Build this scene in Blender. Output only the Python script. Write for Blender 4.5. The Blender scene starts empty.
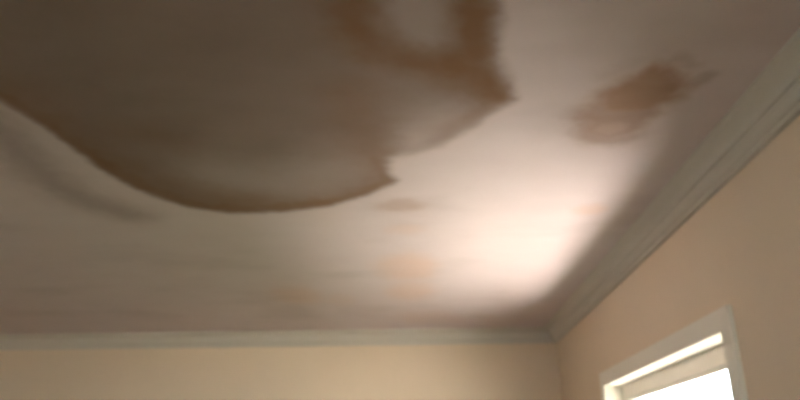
import bpy, bmesh, math
import numpy as np
from mathutils import Matrix, Vector

scene = bpy.context.scene
col = scene.collection
PI = math.pi

# ------------------------------------------------------------------ camera
CAM = np.array([0.0, 0.0, 1.55])          # hand-held phone, world: X right, Y towards back wall, Z up
FPX = 710.8                               # focal length in pixels of the 800x400 frame
YAW, PITCH, ROLL = math.radians(-1.543), math.radians(20.762), math.radians(-0.508)
_F = np.array([math.sin(YAW)*math.cos(PITCH), math.cos(YAW)*math.cos(PITCH), math.sin(PITCH)])
_R = np.array([math.cos(YAW), -math.sin(YAW), 0.0])
_U = np.cross(_R, _F)
RGT = math.cos(ROLL)*_R + math.sin(ROLL)*_U
UPV = np.cross(RGT, _F)
cd = bpy.data.cameras.new('camera')
cam = bpy.data.objects.new('camera', cd)
col.objects.link(cam)
M3 = Matrix((RGT, UPV, -_F)).transposed()
cam.matrix_world = Matrix.Translation(Vector(CAM)) @ M3.to_4x4()
cd.sensor_width = 36.0
cd.lens = 36.0*FPX/800.0
cd.clip_start = 0.02
cd.dof.use_dof = True                     # the phone missed focus: everything is slightly soft
cd.dof.focus_distance = 0.5
cd.dof.aperture_fstop = 9.0
scene.camera = cam

# ------------------------------------------------------------------ world, sun, exposure
world = bpy.data.worlds.new('World')
scene.world = world
world.use_nodes = True
bg = world.node_tree.nodes['Background']
bg.inputs['Color'].default_value = (0.93, 0.97, 1.0, 1)   # bright hazy sky
bg.inputs['Strength'].default_value = 14.0

sd = bpy.data.lights.new('sun', 'SUN')
sd.energy = 140.0
sd.angle = math.radians(1.0)
sd.color = (1.0, 0.92, 0.90)
sun = bpy.data.objects.new('sun', sd)
col.objects.link(sun)
SUN_EL, SUN_AZ = math.radians(87), math.radians(-10)
sdir = Vector((math.cos(SUN_EL)*math.cos(SUN_AZ), math.cos(SUN_EL)*math.sin(SUN_AZ), -math.sin(SUN_EL)))  # travels towards +X and down
sun.rotation_euler = sdir.to_track_quat('-Z', 'Y').to_euler()

vs = scene.view_settings
vs.view_transform = 'Standard'
vs.look = 'None'
vs.gamma = 1.0
vs.use_curve_mapping = False
vs.exposure = 0.0
try:
    scene.cycles.use_denoising = True
    scene.cycles.denoiser = 'OPENIMAGEDENOISE'
    scene.cycles.max_bounces = 14
    scene.cycles.diffuse_bounces = 10
    scene.cycles.sample_clamp_indirect = 30.0
except Exception:
    pass

# ------------------------------------------------------------------ dimensions (metres)
H = 2.45                    # ceiling height
XR, XL = 0.94, -4.3        # right / left wall faces
YB, YF = 4.96, -1.8         # back / front wall faces
T = 0.16                    # wall thickness
JOINT = 2.52                # seam between the two ceiling sheets
# window opening in the right wall
WY0, WY1 = 2.215, 3.73      # clear opening along Y
WZ0, WZ1 = 0.75, 1.55+0.385
CAS = 0.072                 # casing width
GROUND_Z = -0.35
BOUNCE_PAD = (1.62, 2.35, 1.7, 4.3)   # added unseen pale pad, bounces sun up to the ceiling: x0, x1, y0, y1
# second window, added out of view in the left wall as fill light (along Y)
VY0, VY1, VZ0, VZ1 = -1.5, -0.35, 0.8, 1.9
# third window, added unseen behind the camera to brighten casing and walls (along X)
UX0, UX1, UZ0, UZ1 = -0.4, 0.6, 0.9, 1.95
ROOF_TOP = 2.85

# ------------------------------------------------------------------ helpers
def new_mat(name):
    m = bpy.data.materials.new(name); m.use_nodes = True
    nt = m.node_tree
    return m, nt, nt.nodes['Principled BSDF']

def paint(name, rgb, rough=0.6, var=0.06, scale=3.0, bump=0.0, bscale=250.0):
    m, nt, b = new_mat(name)
    tc = nt.nodes.new('ShaderNodeTexCoord')
    n = nt.nodes.new('ShaderNodeTexNoise'); n.inputs['Scale'].default_value = scale; n.inputs['Detail'].default_value = 5
    nt.links.new(tc.outputs['Object'], n.inputs['Vector'])
    mx = nt.nodes.new('ShaderNodeMix'); mx.data_type = 'RGBA'
    mx.inputs['A'].default_value = tuple(c*(1-var) for c in rgb)+(1,)
    mx.inputs['B'].default_value = tuple(min(1, c*(1+var)) for c in rgb)+(1,)
    nt.links.new(n.outputs['Fac'], mx.inputs['Factor'])
    nt.links.new(mx.outputs['Result'], b.inputs['Base Color'])
    b.inputs['Roughness'].default_value = rough
    if bump:
        n2 = nt.nodes.new('ShaderNodeTexNoise'); n2.inputs['Scale'].default_value = bscale
        nt.links.new(tc.outputs['Object'], n2.inputs['Vector'])
        bp = nt.nodes.new('ShaderNodeBump'); bp.inputs['Strength'].default_value = bump; bp.inputs['Distance'].default_value = 0.002
        nt.links.new(n2.outputs['Fac'], bp.inputs['Height'])
        nt.links.new(bp.outputs['Normal'], b.inputs['Normal'])
    return m

MAT = {}
MAT['wall'] = paint('wall_paint', (0.77, 0.635, 0.48), 0.75, 0.05, 2.5, 0.15)
MAT['wall_back'] = MAT['wall']
MAT['trim'] = paint('coving_paint', (0.62, 0.575, 0.50), 0.5, 0.015, 2.0)
MAT['gloss'] = paint('window_gloss_paint', (0.84, 0.80, 0.70), 0.35, 0.03, 8.0)
MAT['sash'] = paint('sash_paint', (0.86, 0.79, 0.72), 0.4, 0.03, 8.0)
MAT['floor'] = paint('carpet', (0.075, 0.055, 0.04), 0.95, 0.15, 40.0, 0.3)
MAT['roof'] = paint('roof_deck', (0.3, 0.28, 0.26), 0.9)
MAT['ground'] = paint('bounce_paving', (0.80, 0.735, 0.70), 0.85, 0.10, 1.5)
MAT['added_drive'] = paint('grey_concrete', (0.52, 0.47, 0.42), 0.85, 0.10, 1.5)
MAT['added_grass'] = paint('added_dark_grass', (0.055, 0.060, 0.032), 0.95, 0.3, 5.0)

g, nt, b = new_mat('window_glass')
nt.nodes.remove(b)
tr = nt.nodes.new('ShaderNodeBsdfTransparent'); tr.inputs['Color'].default_value = (0.95, 0.97, 0.96, 1)
gl = nt.nodes.new('ShaderNodeBsdfGlossy'); gl.inputs['Roughness'].default_value = 0.02
lw = nt.nodes.new('ShaderNodeLayerWeight')
pw = nt.nodes.new('ShaderNodeMath'); pw.operation = 'POWER'; pw.inputs[1].default_value = 5.0
ma = nt.nodes.new('ShaderNodeMath'); ma.operation = 'MULTIPLY_ADD'; ma.inputs[1].default_value = 0.9; ma.inputs[2].default_value = 0.03
nt.links.new(lw.outputs['Facing'], pw.inputs[0]); nt.links.new(pw.outputs[0], ma.inputs[0])
ms = nt.nodes.new('ShaderNodeMixShader')
nt.links.new(ma.outputs[0], ms.inputs['Fac'])
nt.links.new(tr.outputs[0], ms.inputs[1]); nt.links.new(gl.outputs[0], ms.inputs[2])
nt.links.new(ms.outputs[0], nt.nodes['Material Output'].inputs['Surface'])
MAT['glass'] = g

def mesh_obj(name, verts, faces, mat, parent=None, smooth=False):
    me = bpy.data.meshes.new(name)
    me.from_pydata([tuple(v) for v in verts], [], faces)
    me.validate(); me.update()
    if smooth:
        me.polygons.foreach_set('use_smooth', [True]*len(me.polygons))
    me.materials.append(mat)
    o = bpy.data.objects.new(name, me); col.objects.link(o)
    if parent: o.parent = parent
    return o

BF = [(0, 3, 2, 1), (4, 5, 6, 7), (0, 1, 5, 4), (1, 2, 6, 5), (2, 3, 7, 6), (3, 0, 4, 7)]
def boxes(name, lst, mat, parent=None, bevel=0.0):
    v, f = [], []
    for (x0, x1, y0, y1, z0, z1) in lst:
        k = len(v)
        v += [(x0, y0, z0), (x1, y0, z0), (x1, y1, z0), (x0, y1, z0), (x0, y0, z1), (x1, y0, z1), (x1, y1, z1), (x0, y1, z1)]
        f += [tuple(i+k for i in q) for q in BF]
    o = mesh_obj(name, v, f, mat, parent)
    if bevel:
        bv = o.modifiers.new('bevel', 'BEVEL'); bv.width = bevel; bv.segments = 3; bv.limit_method = 'ANGLE'
    return o

def tag(o, label, cat, kind='structure'):
    o['label'] = label; o['category'] = cat
    if kind: o['kind'] = kind
    return o

def prism(name, prof, place, n0, n1, mat, parent=None, smooth=False):
    """profile points (a, b) swept between two ends; place(a, b, end) -> xyz"""
    n = len(prof)
    v = [place(a, b_, 0) for a, b_ in prof] + [place(a, b_, 1) for a, b_ in prof]
    f = [(i, (i+1) % n, n+(i+1) % n, n+i) for i in range(n)]
    f += [tuple(reversed(range(n))), tuple(range(n, 2*n))]
    o = mesh_obj(name, v, f, mat, parent)
    return o

# ------------------------------------------------------------------ ground outside, floor, walls
tag(boxes('ground', [(-9, 14, -14, 12, GROUND_Z-0.25, GROUND_Z-0.04)], MAT['added_grass']), 'added unseen dark grass that keeps ground bounce low', 'ground')  # dark grass added out of view so the far ground reflects little
tag(boxes('path', [BOUNCE_PAD[:4]+(GROUND_Z-0.06, GROUND_Z)], MAT['ground']), 'added unseen pale paving that bounces sun through the window', 'path')  # pad put in outside to throw sunlight up through the window
tag(boxes('added_driveway', [(3.0, 12, -13, -1.3, GROUND_Z-0.06, GROUND_Z-0.01)], MAT['added_drive']), 'added unseen concrete slab that bounces sun onto the back wall', 'added_driveway')  # pale slab added out of view to brighten the middle of the back wall
tag(boxes('floor', [(XL-T, XR+T, YF-T, YB+T, GROUND_Z, 0)], MAT['floor']), 'brown carpeted floor of the room', 'floor')
tag(boxes('wall_back', [(XL-T, XR+T, YB, YB+T, 0, H+0.012)], MAT['wall_back']), 'plain beige painted wall without a window below the level coving', 'wall')
tag(boxes('wall_front', [(XL-T, UX0, YF-T, YF, 0, H+0.012), (UX1, XR+T, YF-T, YF, 0, H+0.012),
                         (UX0, UX1, YF-T, YF, 0, UZ0), (UX0, UX1, YF-T, YF, UZ1, H+0.012)], MAT['wall']), 'beige painted wall behind the viewer', 'wall')
tag(boxes('wall_left', [(XL-T, XL, YF, VY0, 0, H+0.012), (XL-T, XL, VY1, YB, 0, H+0.012),
                        (XL-T, XL, VY0, VY1, 0, VZ0), (XL-T, XL, VY0, VY1, VZ1, H+0.012)], MAT['wall']), 'beige painted wall opposite the window', 'wall')
tag(boxes('wall_right', [(XR, XR+T, YF, WY0-0.01, 0, H+0.012), (XR, XR+T, WY1+0.01, YB, 0, H+0.012),
                         (XR, XR+T, WY0-0.01, WY1+0.01, 0, WZ0), (XR, XR+T, WY0-0.01, WY1+0.01, WZ1+0.01, H+0.012)], MAT['wall']),
    'beige painted wall that holds the bright window', 'wall')

# ------------------------------------------------------------------ water-stained ceiling
def px(x, y):
    """direction through a photo pixel, met with the ceiling plane"""
    r = RGT*(x-400)/FPX - UPV*(y-200)/FPX + _F
    t = (H-CAM[2])/r[2]
    return (CAM + r*t)[:2]
def P(*pts): return np.array([px(*p) for p in pts])

def seg_dist(q, a, b_):
    d = b_-a; t = np.clip(((q-a)@d)/(d@d), 0, 1)
    return np.linalg.norm(q-(a+t[:, None]*d), axis=1), t
def poly_sd(q, poly):
    """signed distance in metres, negative inside"""
    n = len(poly); dist = np.full(len(q), 1e9); ins = np.zeros(len(q), bool)
    for i in range(n):
        a, b_ = poly[i], poly[(i+1) % n]
        dist = np.minimum(dist, seg_dist(q, a, b_)[0])
        c = (a[1] > q[:, 1]) != (b_[1] > q[:, 1])
        if a[1] != b_[1]:
            ins ^= c & (q[:, 0] < (b_[0]-a[0])*(q[:, 1]-a[1])/(b_[1]-a[1])+a[0])
    return np.where(ins, -dist, dist)
def sm(x, a, b_):
    t = np.clip((x-a)/(b_-a), 0, 1); return t*t*(3-2*t)
def smooth_path(pts, k=6, closed=True):
    pts = np.array(pts, float); n = len(pts); out = []
    rng = range(n) if closed else range(n-1)
    for i in rng:
        g = (lambda j: pts[j % n]) if closed else (lambda j: pts[min(max(j, 0), n-1)])
        p0, p1, p2, p3 = g(i-1), g(i), g(i+1), g(i+2)
        for s in range(k):
            t = s/k
            out.append(0.5*((2*p1)+(-p0+p2)*t+(2*p0-5*p1+4*p2-p3)*t*t+(-p0+3*p1-3*p2+p3)*t**3))
    if not closed: out.append(pts[-1])
    return np.array(out)
_rng = np.random.RandomState(4)
_W = [(_rng.normal(size=2), _rng.uniform(0, 6.28), _rng.uniform(6, 60)) for _ in range(40)]
def wob(q, amp, lo=6, hi=60):
    """smooth wobble in metres"""
    s = np.zeros(len(q)); n = 0
    for d, ph, fr in _W:
        if lo <= fr <= hi:
            s += np.sin((q@(d/np.linalg.norm(d)))*fr+ph)*(12/(fr+6)); n += 1
    return amp*s/math.sqrt(max(n, 1))
def vnoise(q, fr, seed):
    """smooth value noise, about -1..1, features of 1/fr metres"""
    p = q*fr; i = np.floor(p).astype(np.int64); f = p-i; f = f*f*(3-2*f)
    def h(a, b_):
        n = (a*374761393 + b_*668265263 + seed*1442695041) & 0xffffffff
        n = ((n ^ (n >> 13))*1274126177) & 0xffffffff
        return ((n ^ (n >> 16)) & 0xffff)/32767.5-1
    a = h(i[:, 0], i[:, 1]); b_ = h(i[:, 0]+1, i[:, 1]); c = h(i[:, 0], i[:, 1]+1); d = h(i[:, 0]+1, i[:, 1]+1)
    return (a*(1-f[:, 0])+b_*f[:, 0])*(1-f[:, 1])+(c*(1-f[:, 0])+d*f[:, 0])*f[:, 1]
def fbm(q, fr, seed, n=3):
    s = 0; a = 1
    for k in range(n): s = s+a*vnoise(q, fr*2.1**k, seed+k*7); a *= 0.55
    return s
def stroke(q, pts, w, st):
    """soft line of half width w (m) along photo points"""
    path = smooth_path(P(*pts), 5, False); dmin = np.full(len(q), 1e9)
    for i in range(len(path)-1):
        dmin = np.minimum(dmin, seg_dist(q, path[i], path[i+1])[0])
    return st*np.exp(-(dmin/w)**2)
def blob(q, x, y, rx, ry, st, soft=0.45, wb=0.15):
    c = px(x, y); ex = np.linalg.norm(px(x+rx, y)-c); ey = np.linalg.norm(px(x, y+ry)-c)
    d = q-c; r = np.sqrt((d[:, 0]/ex)**2+(d[:, 1]/ey)**2) + wob(q, wb)
    return st*(1-sm(r, 1-soft, 1+soft))

def stains(q0):
    """(faint damp tint, brown water mark, peach drop mark) at ceiling points"""
    rag = np.stack([fbm(q0, 24, 1), fbm(q0, 24, 2)], 1)
    q = q0 + rag*0.013                                  # feathered, uneven edges
    qw = q0 + rag*0.005
    big = P((-260, -60), (-160, 20), (-60, 66), (0, 101), (40, 126), (75, 150), (110, 176), (150, 196), (190, 208), (230, 213),
            (280, 212), (330, 206), (365, 196), (385, 187), (398, 181), (391, 174), (388, 165), (391, 158),
            (412, 154), (440, 146), (470, 129), (495, 112), (516, 99), (511, 88), (505, 70), (498, 52),
            (502, 25), (500, 0), (496, -40), (470, -120), (380, -190), (150, -230), (-150, -200))
    sd_ = poly_sd(qw, big)
    lobe = P((392, 166), (384, 140), (372, 120), (362, 90), (356, 40), (358, 0), (352, -60), (380, -190), (470, -120), (500, 0),
             (504, 25), (500, 52), (507, 70), (516, 98), (495, 114), (470, 131), (440, 148), (412, 157))
    in_lobe = 1-sm(poly_sd(qw, lobe), -0.10, 0.06)
    hard = 1-sm(sd_, -0.030, 0.026)
    soft = 1-sm(sd_, -0.055, 0.035)
    inside = hard*(1-in_lobe)+soft*in_lobe
    pale = in_lobe*stroke(q, [(402, 146), (430, 136), (452, 122)], 0.10, 0.45)
    tint = inside*(0.94-0.08*in_lobe)*(1-pale)
    tint *= 1-stroke(q, [(215, 176), (270, 182), (330, 172), (355, 165)], 0.16, 0.24)
    depth = np.maximum(-sd_, 0)
    brown = inside*(1-in_lobe)*0.42*np.exp(-(depth/0.06)**1.3)
    def add(pts, w, st):
        nonlocal brown
        brown = np.maximum(brown, inside*stroke(q, pts, w, st))
    # dark tide line along the lower left sweep, with brown bleeding inwards
    add([(-60, 60), (20, 106), (70, 136), (110, 160), (160, 186), (205, 199), (250, 203)], 0.11, 0.46)
    add([(-60, 62), (20, 110), (70, 142), (110, 168), (160, 193), (205, 206), (250, 208)], 0.06, 0.80)
    add([(70, 142), (100, 132), (135, 132), (165, 140)], 0.09, 0.30)
    add([(250, 207), (300, 206), (340, 200), (372, 190), (392, 181)], 0.050, 0.68)
    add([(392, 180), (380, 166), (370, 146), (360, 122), (348, 96)], 0.10, 0.40)
    add([(388, 180), (376, 160)], 0.06, 0.5)
    # second lobe: thick brown band around a paler island
    add([(352, -60), (354, 0), (358, 25), (372, 46), (400, 58), (430, 66), (460, 74), (485, 84), (500, 94)], 0.07, 0.85)
    add([(478, -80), (478, 0), (474, 30), (480, 60), (490, 84), (500, 96)], 0.068, 0.92)
    add([(455, 62), (475, 72), (490, 85)], 0.08, 1.0)
    add([(505, 96), (488, 110), (468, 122), (450, 133)], 0.075, 0.44)
    isl = P((384, -60), (380, 0), (386, 30), (408, 46), (436, 50), (450, 40), (452, 0), (450, -60))
    isl_in = 1-sm(poly_sd(qw, isl), -0.05, 0.03)
    tint = tint*(1-0.22*isl_in)
    brown *= 1-0.75*isl_in
    # separate blotch to the right
    bl = P((576, 118), (582, 104), (598, 92), (612, 82), (632, 72), (652, 62), (668, 64), (684, 72), (692, 86), (684, 98), (668, 108),
           (650, 120), (640, 132), (618, 141), (596, 142), (582, 134))
    bin_ = 1-sm(poly_sd(q, bl), -0.040, 0.030)
    core = P((590, 106), (606, 90), (630, 75), (652, 64), (674, 67), (690, 84), (680, 99), (655, 112), (628, 114), (604, 114))
    bco = 1-sm(poly_sd(q, core), -0.040, 0.030)
    b2 = np.maximum(bin_*0.50, bco*0.60)
    b2 = np.maximum(b2, stroke(q, [(583, 112), (584, 128), (594, 138), (612, 141), (630, 136)], 0.045, 0.44))
    b2 *= 1-blob(q, 611, 129, 13, 6, 0.3)
    b2 = np.maximum(b2, stroke(q, [(684, 84), (698, 80), (710, 77)], 0.022, 0.36))
    b2 = np.maximum(b2, stroke(q, [(655, 64), (675, 60), (695, 64)], 0.025, 0.28))
    b2 = np.maximum(b2, stroke(q, [(610, 74), (632, 64), (655, 58)], 0.03, 0.12))
    brown = np.maximum(brown, b2)
    brown *= 1+0.10*fbm(q0*np.array([0.7, 1.0]), 9, 5)
    # small drips further back
    brown = np.maximum(brown, blob(q, 402, 205, 24, 5, 0.30, soft=0.6))
    drops = blob(q, 402, 205, 24, 5, 0.3, soft=0.6)
    for a in ((405, 229, 18, 5, 0.35), (407, 268, 29, 12, 0.62), (410, 291, 24, 9, 0.5), (298, 296, 24, 8, 0.4), (590, 209, 16, 5, 0.45),
              (340, 300, 14, 6, 0.25), (430, 318, 30, 6, 0.3)):
        drops = np.maximum(drops, blob(q, *a, soft=0.55))
        drops = np.maximum(drops, np.maximum(bco*0.95, bin_*0.4))
    # ghost of an older tide line outside the left sweep
    ghost = stroke(q, [(-40, 96), (10, 142), (45, 176), (85, 200), (130, 214)], 0.095, 0.55)
    tint = np.maximum(tint, ghost*(1-inside))
    tint = np.maximum(tint, 0.14*sm(fbm(q0*np.array([0.5, 1.0]), 5, 11), 0.0, 1.3))
    return np.clip(tint, 0, 1), np.clip(brown, 0, 1), np.clip(drops, 0, 1)

m, nt, b = new_mat('stained_ceiling_paint')
def attr(n):
    a = nt.nodes.new('ShaderNodeAttribute'); a.attribute_name = n; return a
def mix(fac, A, B):
    x = nt.nodes.new('ShaderNodeMix'); x.data_type = 'RGBA'
    nt.links.new(fac, x.inputs['Factor'])
    for s, val in (('A', A), ('B', B)):
        if isinstance(val, tuple): x.inputs[s].default_value = val+(1,)
        else: nt.links.new(val, x.inputs[s])
    return x.outputs['Result']
tc = nt.nodes.new('ShaderNodeTexCoord')
nz = nt.nodes.new('ShaderNodeTexNoise'); nz.inputs['Scale'].default_value = 7; nz.inputs['Detail'].default_value = 6
mp = nt.nodes.new('ShaderNodeMapping'); mp.inputs['Scale'].default_value = (0.6, 1.0, 1.0)
nt.links.new(tc.outputs['Object'], mp.inputs['Vector']); nt.links.new(mp.outputs[0], nz.inputs['Vector'])
def modul(sock, lo, hi):
    r = nt.nodes.new('ShaderNodeMapRange'); r.inputs['From Min'].default_value = 0.3; r.inputs['From Max'].default_value = 0.7
    r.inputs['To Min'].default_value = lo; r.inputs['To Max'].default_value = hi
    nt.links.new(nz.outputs['Fac'], r.inputs['Value'])
    mu = nt.nodes.new('ShaderNodeMath'); mu.operation = 'MULTIPLY'; mu.use_clamp = True
    nt.links.new(sock, mu.inputs[0]); nt.links.new(r.outputs[0], mu.inputs[1])
    return mu.outputs[0]
clean = mix(nz.outputs['Fac'], (0.60, 0.505, 0.49), (0.66, 0.565, 0.55))
c1 = mix(modul(attr('tint').outputs['Fac'], 0.96, 1.04), clean, (0.213, 0.153, 0.118))
bfac = modul(attr('brown').outputs['Fac'], 0.85, 1.15)
c3 = mix(modul(attr('drop').outputs['Fac'], 0.8, 1.2), c1, (0.66, 0.45, 0.345))
c2 = mix(bfac, c3, (0.20, 0.099, 0.039))
nt.links.new(c2, b.inputs['Base Color'])
b.inputs['Roughness'].default_value = 0.8
MAT['ceiling'] = m

ceiling = tag(boxes('ceiling', [(XL-T, XR+T, YF-T, YB+T, H+0.012, ROOF_TOP)], MAT['roof']),
              'off-white ceiling with large brown water stains and a board seam', 'ceiling')

def axis(lo, hi, flo, fhi, fine, coarse):
    a = [np.linspace(flo, fhi, int((fhi-flo)/fine)+1)]
    if lo < flo: a.insert(0, np.linspace(lo, flo, max(2, int((flo-lo)/coarse)+1))[:-1])
    if hi > fhi: a.append(np.linspace(fhi, hi, max(2, int((hi-fhi)/coarse)+1))[1:])
    return np.concatenate(a)
def panel(y0, y1, fy0, fy1, fx0, fine, seam):
    xs = axis(XL, XR, fx0, XR, fine, 0.08); ys = axis(y0, y1, fy0, fy1, fine, 0.08)
    X, Y = np.meshgrid(xs, ys); q = np.stack([X.ravel(), Y.ravel()], 1)
    e = np.abs(q[:, 1]-seam)
    z = H - 0.0035*np.exp(-(e/0.10)**2)   # taped and filled seam: slight swelling
    z += wob(q*0.12, 0.0012, 6, 60)
    nx, ny = len(xs), len(ys)
    # top skin for thickness
    vb = np.concatenate([np.column_stack([q, np.maximum(z, H-0.008)])])
    idx = np.arange(nx*ny).reshape(ny, nx)
    f = np.stack([idx[:-1, :-1], idx[1:, :-1], idx[1:, 1:], idx[:-1, 1:]], -1).reshape(-1, 4)
    verts = vb.tolist(); faces = [tuple(t) for t in f.tolist()]
    ring = list(idx[0, :]) + list(idx[1:, -1]) + list(idx[-1, -2::-1]) + list(idx[-2:0:-1, 0])
    n = len(ring); k = len(verts)                     # edges and back of the board (own vertices keep the face shading clean)
    for r in ring: verts.append(tuple(verts[r]))
    for r in ring: verts.append((verts[r][0], verts[r][1], H+0.012))
    for i in range(n):
        j = (i+1) % n
        faces.append((k+i, k+j, k+n+j, k+n+i))
    faces.append(tuple(k+n+i for i in range(n)))
    o = mesh_obj('ceiling_panel', verts, faces, MAT['ceiling'], ceiling)
    me = o.data
    sm_ = np.zeros(len(me.polygons), bool); sm_[:len(f)] = True
    me.polygons.foreach_set('use_smooth', sm_)
    t, br, dr = stains(q)
    for nm, arr in (('tint', t), ('brown', br), ('drop', dr)):
        a = me.attributes.new(nm, 'FLOAT', 'POINT')
        full = np.zeros(len(me.vertices), np.float32); full[:len(arr)] = arr
        a.data.foreach_set('value', full)
    return o
near = panel(YF, JOINT, 0.9, JOINT, -2.0, 0.0075, JOINT)
near['label'] = 'ceiling board with the large brown water stains'
far = panel(JOINT, YB, JOINT, 4.0, -1.6, 0.014, JOINT)
far['label'] = 'ceiling board beyond the seam with small faint spots'

# ------------------------------------------------------------------ coving, mitred at the corners
CP = 0.095
prof = [(0, 0), (CP, 0), (CP, 0.007), (CP-0.008, 0.010)]
for i in range(7):                                    # upper hollow
    a = i/6*PI/2
    prof.append((CP-0.010-0.034*math.sin(a), 0.012+0.032*(1-math.cos(a))))
prof += [(0.051, 0.045), (0.051, 0.050), (0.038, 0.050), (0.036, 0.058)]   # step with a groove
for i in range(7):                                    # lower swelling
    a = i/6*PI/2
    prof.append((0.034-0.018*(1-math.cos(a)), 0.059+0.023*math.sin(a)))
prof += [(0.018, 0.083), (0.018, 0.093), (0.014, 0.0955), (0, 0.0955)]
def cov_back(a, d, e): return ((XL+a, XR-a)[e], YB-a, H-d)
def cov_front(a, d, e): return ((XR-a, XL+a)[e], YF+a, H-d)
def cov_right(a, d, e): return (XR-a, (YB-a, YF+a)[e], H-d)
def cov_left(a, d, e): return (XL+a, (YF+a, YB-a)[e], H-d)
prof = [(a, max(d, -0.004)) for a, d in prof]
for n, fn, lab in (('trim_1', cov_back, 'pale grey-green coving along the top of the windowless far wall'),
                   ('trim_2', cov_right, 'stepped pale coving running above the window'),
                   ('trim_3', cov_left, 'pale coving above the wall opposite the window'),
                   ('trim_4', cov_front, 'pale coving above the wall behind the viewer')):
    tag(prism(n, prof, fn, 0, 0, MAT['trim']), lab, 'coving')

# ------------------------------------------------------------------ windows
CT = 0.018     # casing thickness
L = 0.010      # lining thickness
def make_window(name, label, U0, U1, Z0, Z1, loc, place):
    """place((u, w, z)) -> xyz: u along the wall, w outwards from the room face, z up"""
    win = bpy.data.objects.new(name, None); col.objects.link(win)
    win.location = loc
    tag(win, label, 'window')
    inv = Matrix.Translation(loc).inverted()
    def hexa(nm, v8, mat, bevel=0.0, parent=None):
        o = mesh_obj(nm, [place(p) for p in v8], BF, mat)
        bm_fix(o)
        if bevel:
            bv = o.modifiers.new('bevel', 'BEVEL'); bv.width = bevel; bv.segments = 3; bv.limit_method = 'ANGLE'
        if parent is None:
            o.parent = win; o.matrix_parent_inverse = inv
        else:
            o.parent = parent
        return o
    def bx(nm, u0, u1, w0, w1, z0, z1, mat, bevel=0.0, parent=None):
        return hexa(nm, [(u0, w0, z0), (u1, w0, z0), (u1, w1, z0), (u0, w1, z0), (u0, w0, z1), (u1, w0, z1), (u1, w1, z1), (u0, w1, z1)], mat, bevel, parent)
    G, S = MAT['gloss'], MAT['sash']
    u0, u1, zt = U0+L, U1-L, Z1-L           # casing covers the edge of the lining
    o0, o1, ot = u0-CAS, u1+CAS, zt+CAS
    def casing(nm, q):                       # mitred board, outline (u, z)
        return hexa(nm, [(u, 0, z) for u, z in q]+[(u, -CT, z) for u, z in q], G, 0.003)
    casing('head_casing', [(o0, ot), (o1, ot), (u1, zt), (u0, zt)])
    casing('side_casing', [(o0, Z0), (o0, ot), (u0, zt), (u0, Z0)])
    casing('side_casing', [(o1, ot), (o1, Z0), (u1, Z0), (u1, zt)])
    bx('window_sill', o0-0.03, o1+0.03, -0.06, 0.075, Z0-0.03, Z0, G, 0.006)
    bx('apron', o0, o1, -0.018, 0, Z0-0.10, Z0-0.03, G, 0.004)
    bx('head_lining', U0, U1, 0, T, zt, Z1, G)
    bx('jamb_lining', U0, u0, 0, T, Z0, zt, G)
    bx('jamb_lining', u1, U1, 0, T, Z0, zt, G)
    w0, w1 = 0.075, 0.118
    s = bx('sash', u0, u0+0.05, w0, w1, Z0, zt, S, 0.004)
    bx('stile', u1-0.05, u1, w0, w1, Z0, zt, S, 0.004, s)
    bx('top_rail', u0+0.05, u1-0.05, w0, w1, zt-0.068, zt, S, 0.004, s)
    bx('bottom_rail', u0+0.05, u1-0.05, w0, w1, Z0, Z0+0.08, S, 0.004, s)
    bx('pane', u0+0.05, u1-0.05, w0+0.018, w0+0.022, Z0+0.08, zt-0.068, MAT['glass'], 0, s)
    bx('glazing_bead', u0+0.05, u1-0.05, w0+0.006, w0+0.018, zt-0.080, zt-0.068, S, 0, s)
    return win
def bm_fix(o):
    b_ = bmesh.new(); b_.from_mesh(o.data); bmesh.ops.recalc_face_normals(b_, faces=b_.faces); b_.to_mesh(o.data); b_.free()
make_window('window_1', 'bright window with cream painted casing below the stepped coving', WY0-L, WY1+L, WZ0, WZ1+L,
            Vector((XR, (WY0+WY1)/2, WZ0)), lambda p: (XR+p[1], p[0], p[2]))
make_window('fill_window_left', 'added unseen window that fills light on the right wall', VY0, VY1, VZ0, VZ1,
            Vector((XL, (VY0+VY1)/2, VZ0)), lambda p: (XL-p[1], p[0], p[2]))
make_window('fill_window_front', 'added unseen fill-light window behind the viewer', UX0, UX1, UZ0, UZ1,
            Vector(((UX0+UX1)/2, YF, UZ0)), lambda p: (p[0], YF-p[1], p[2]))
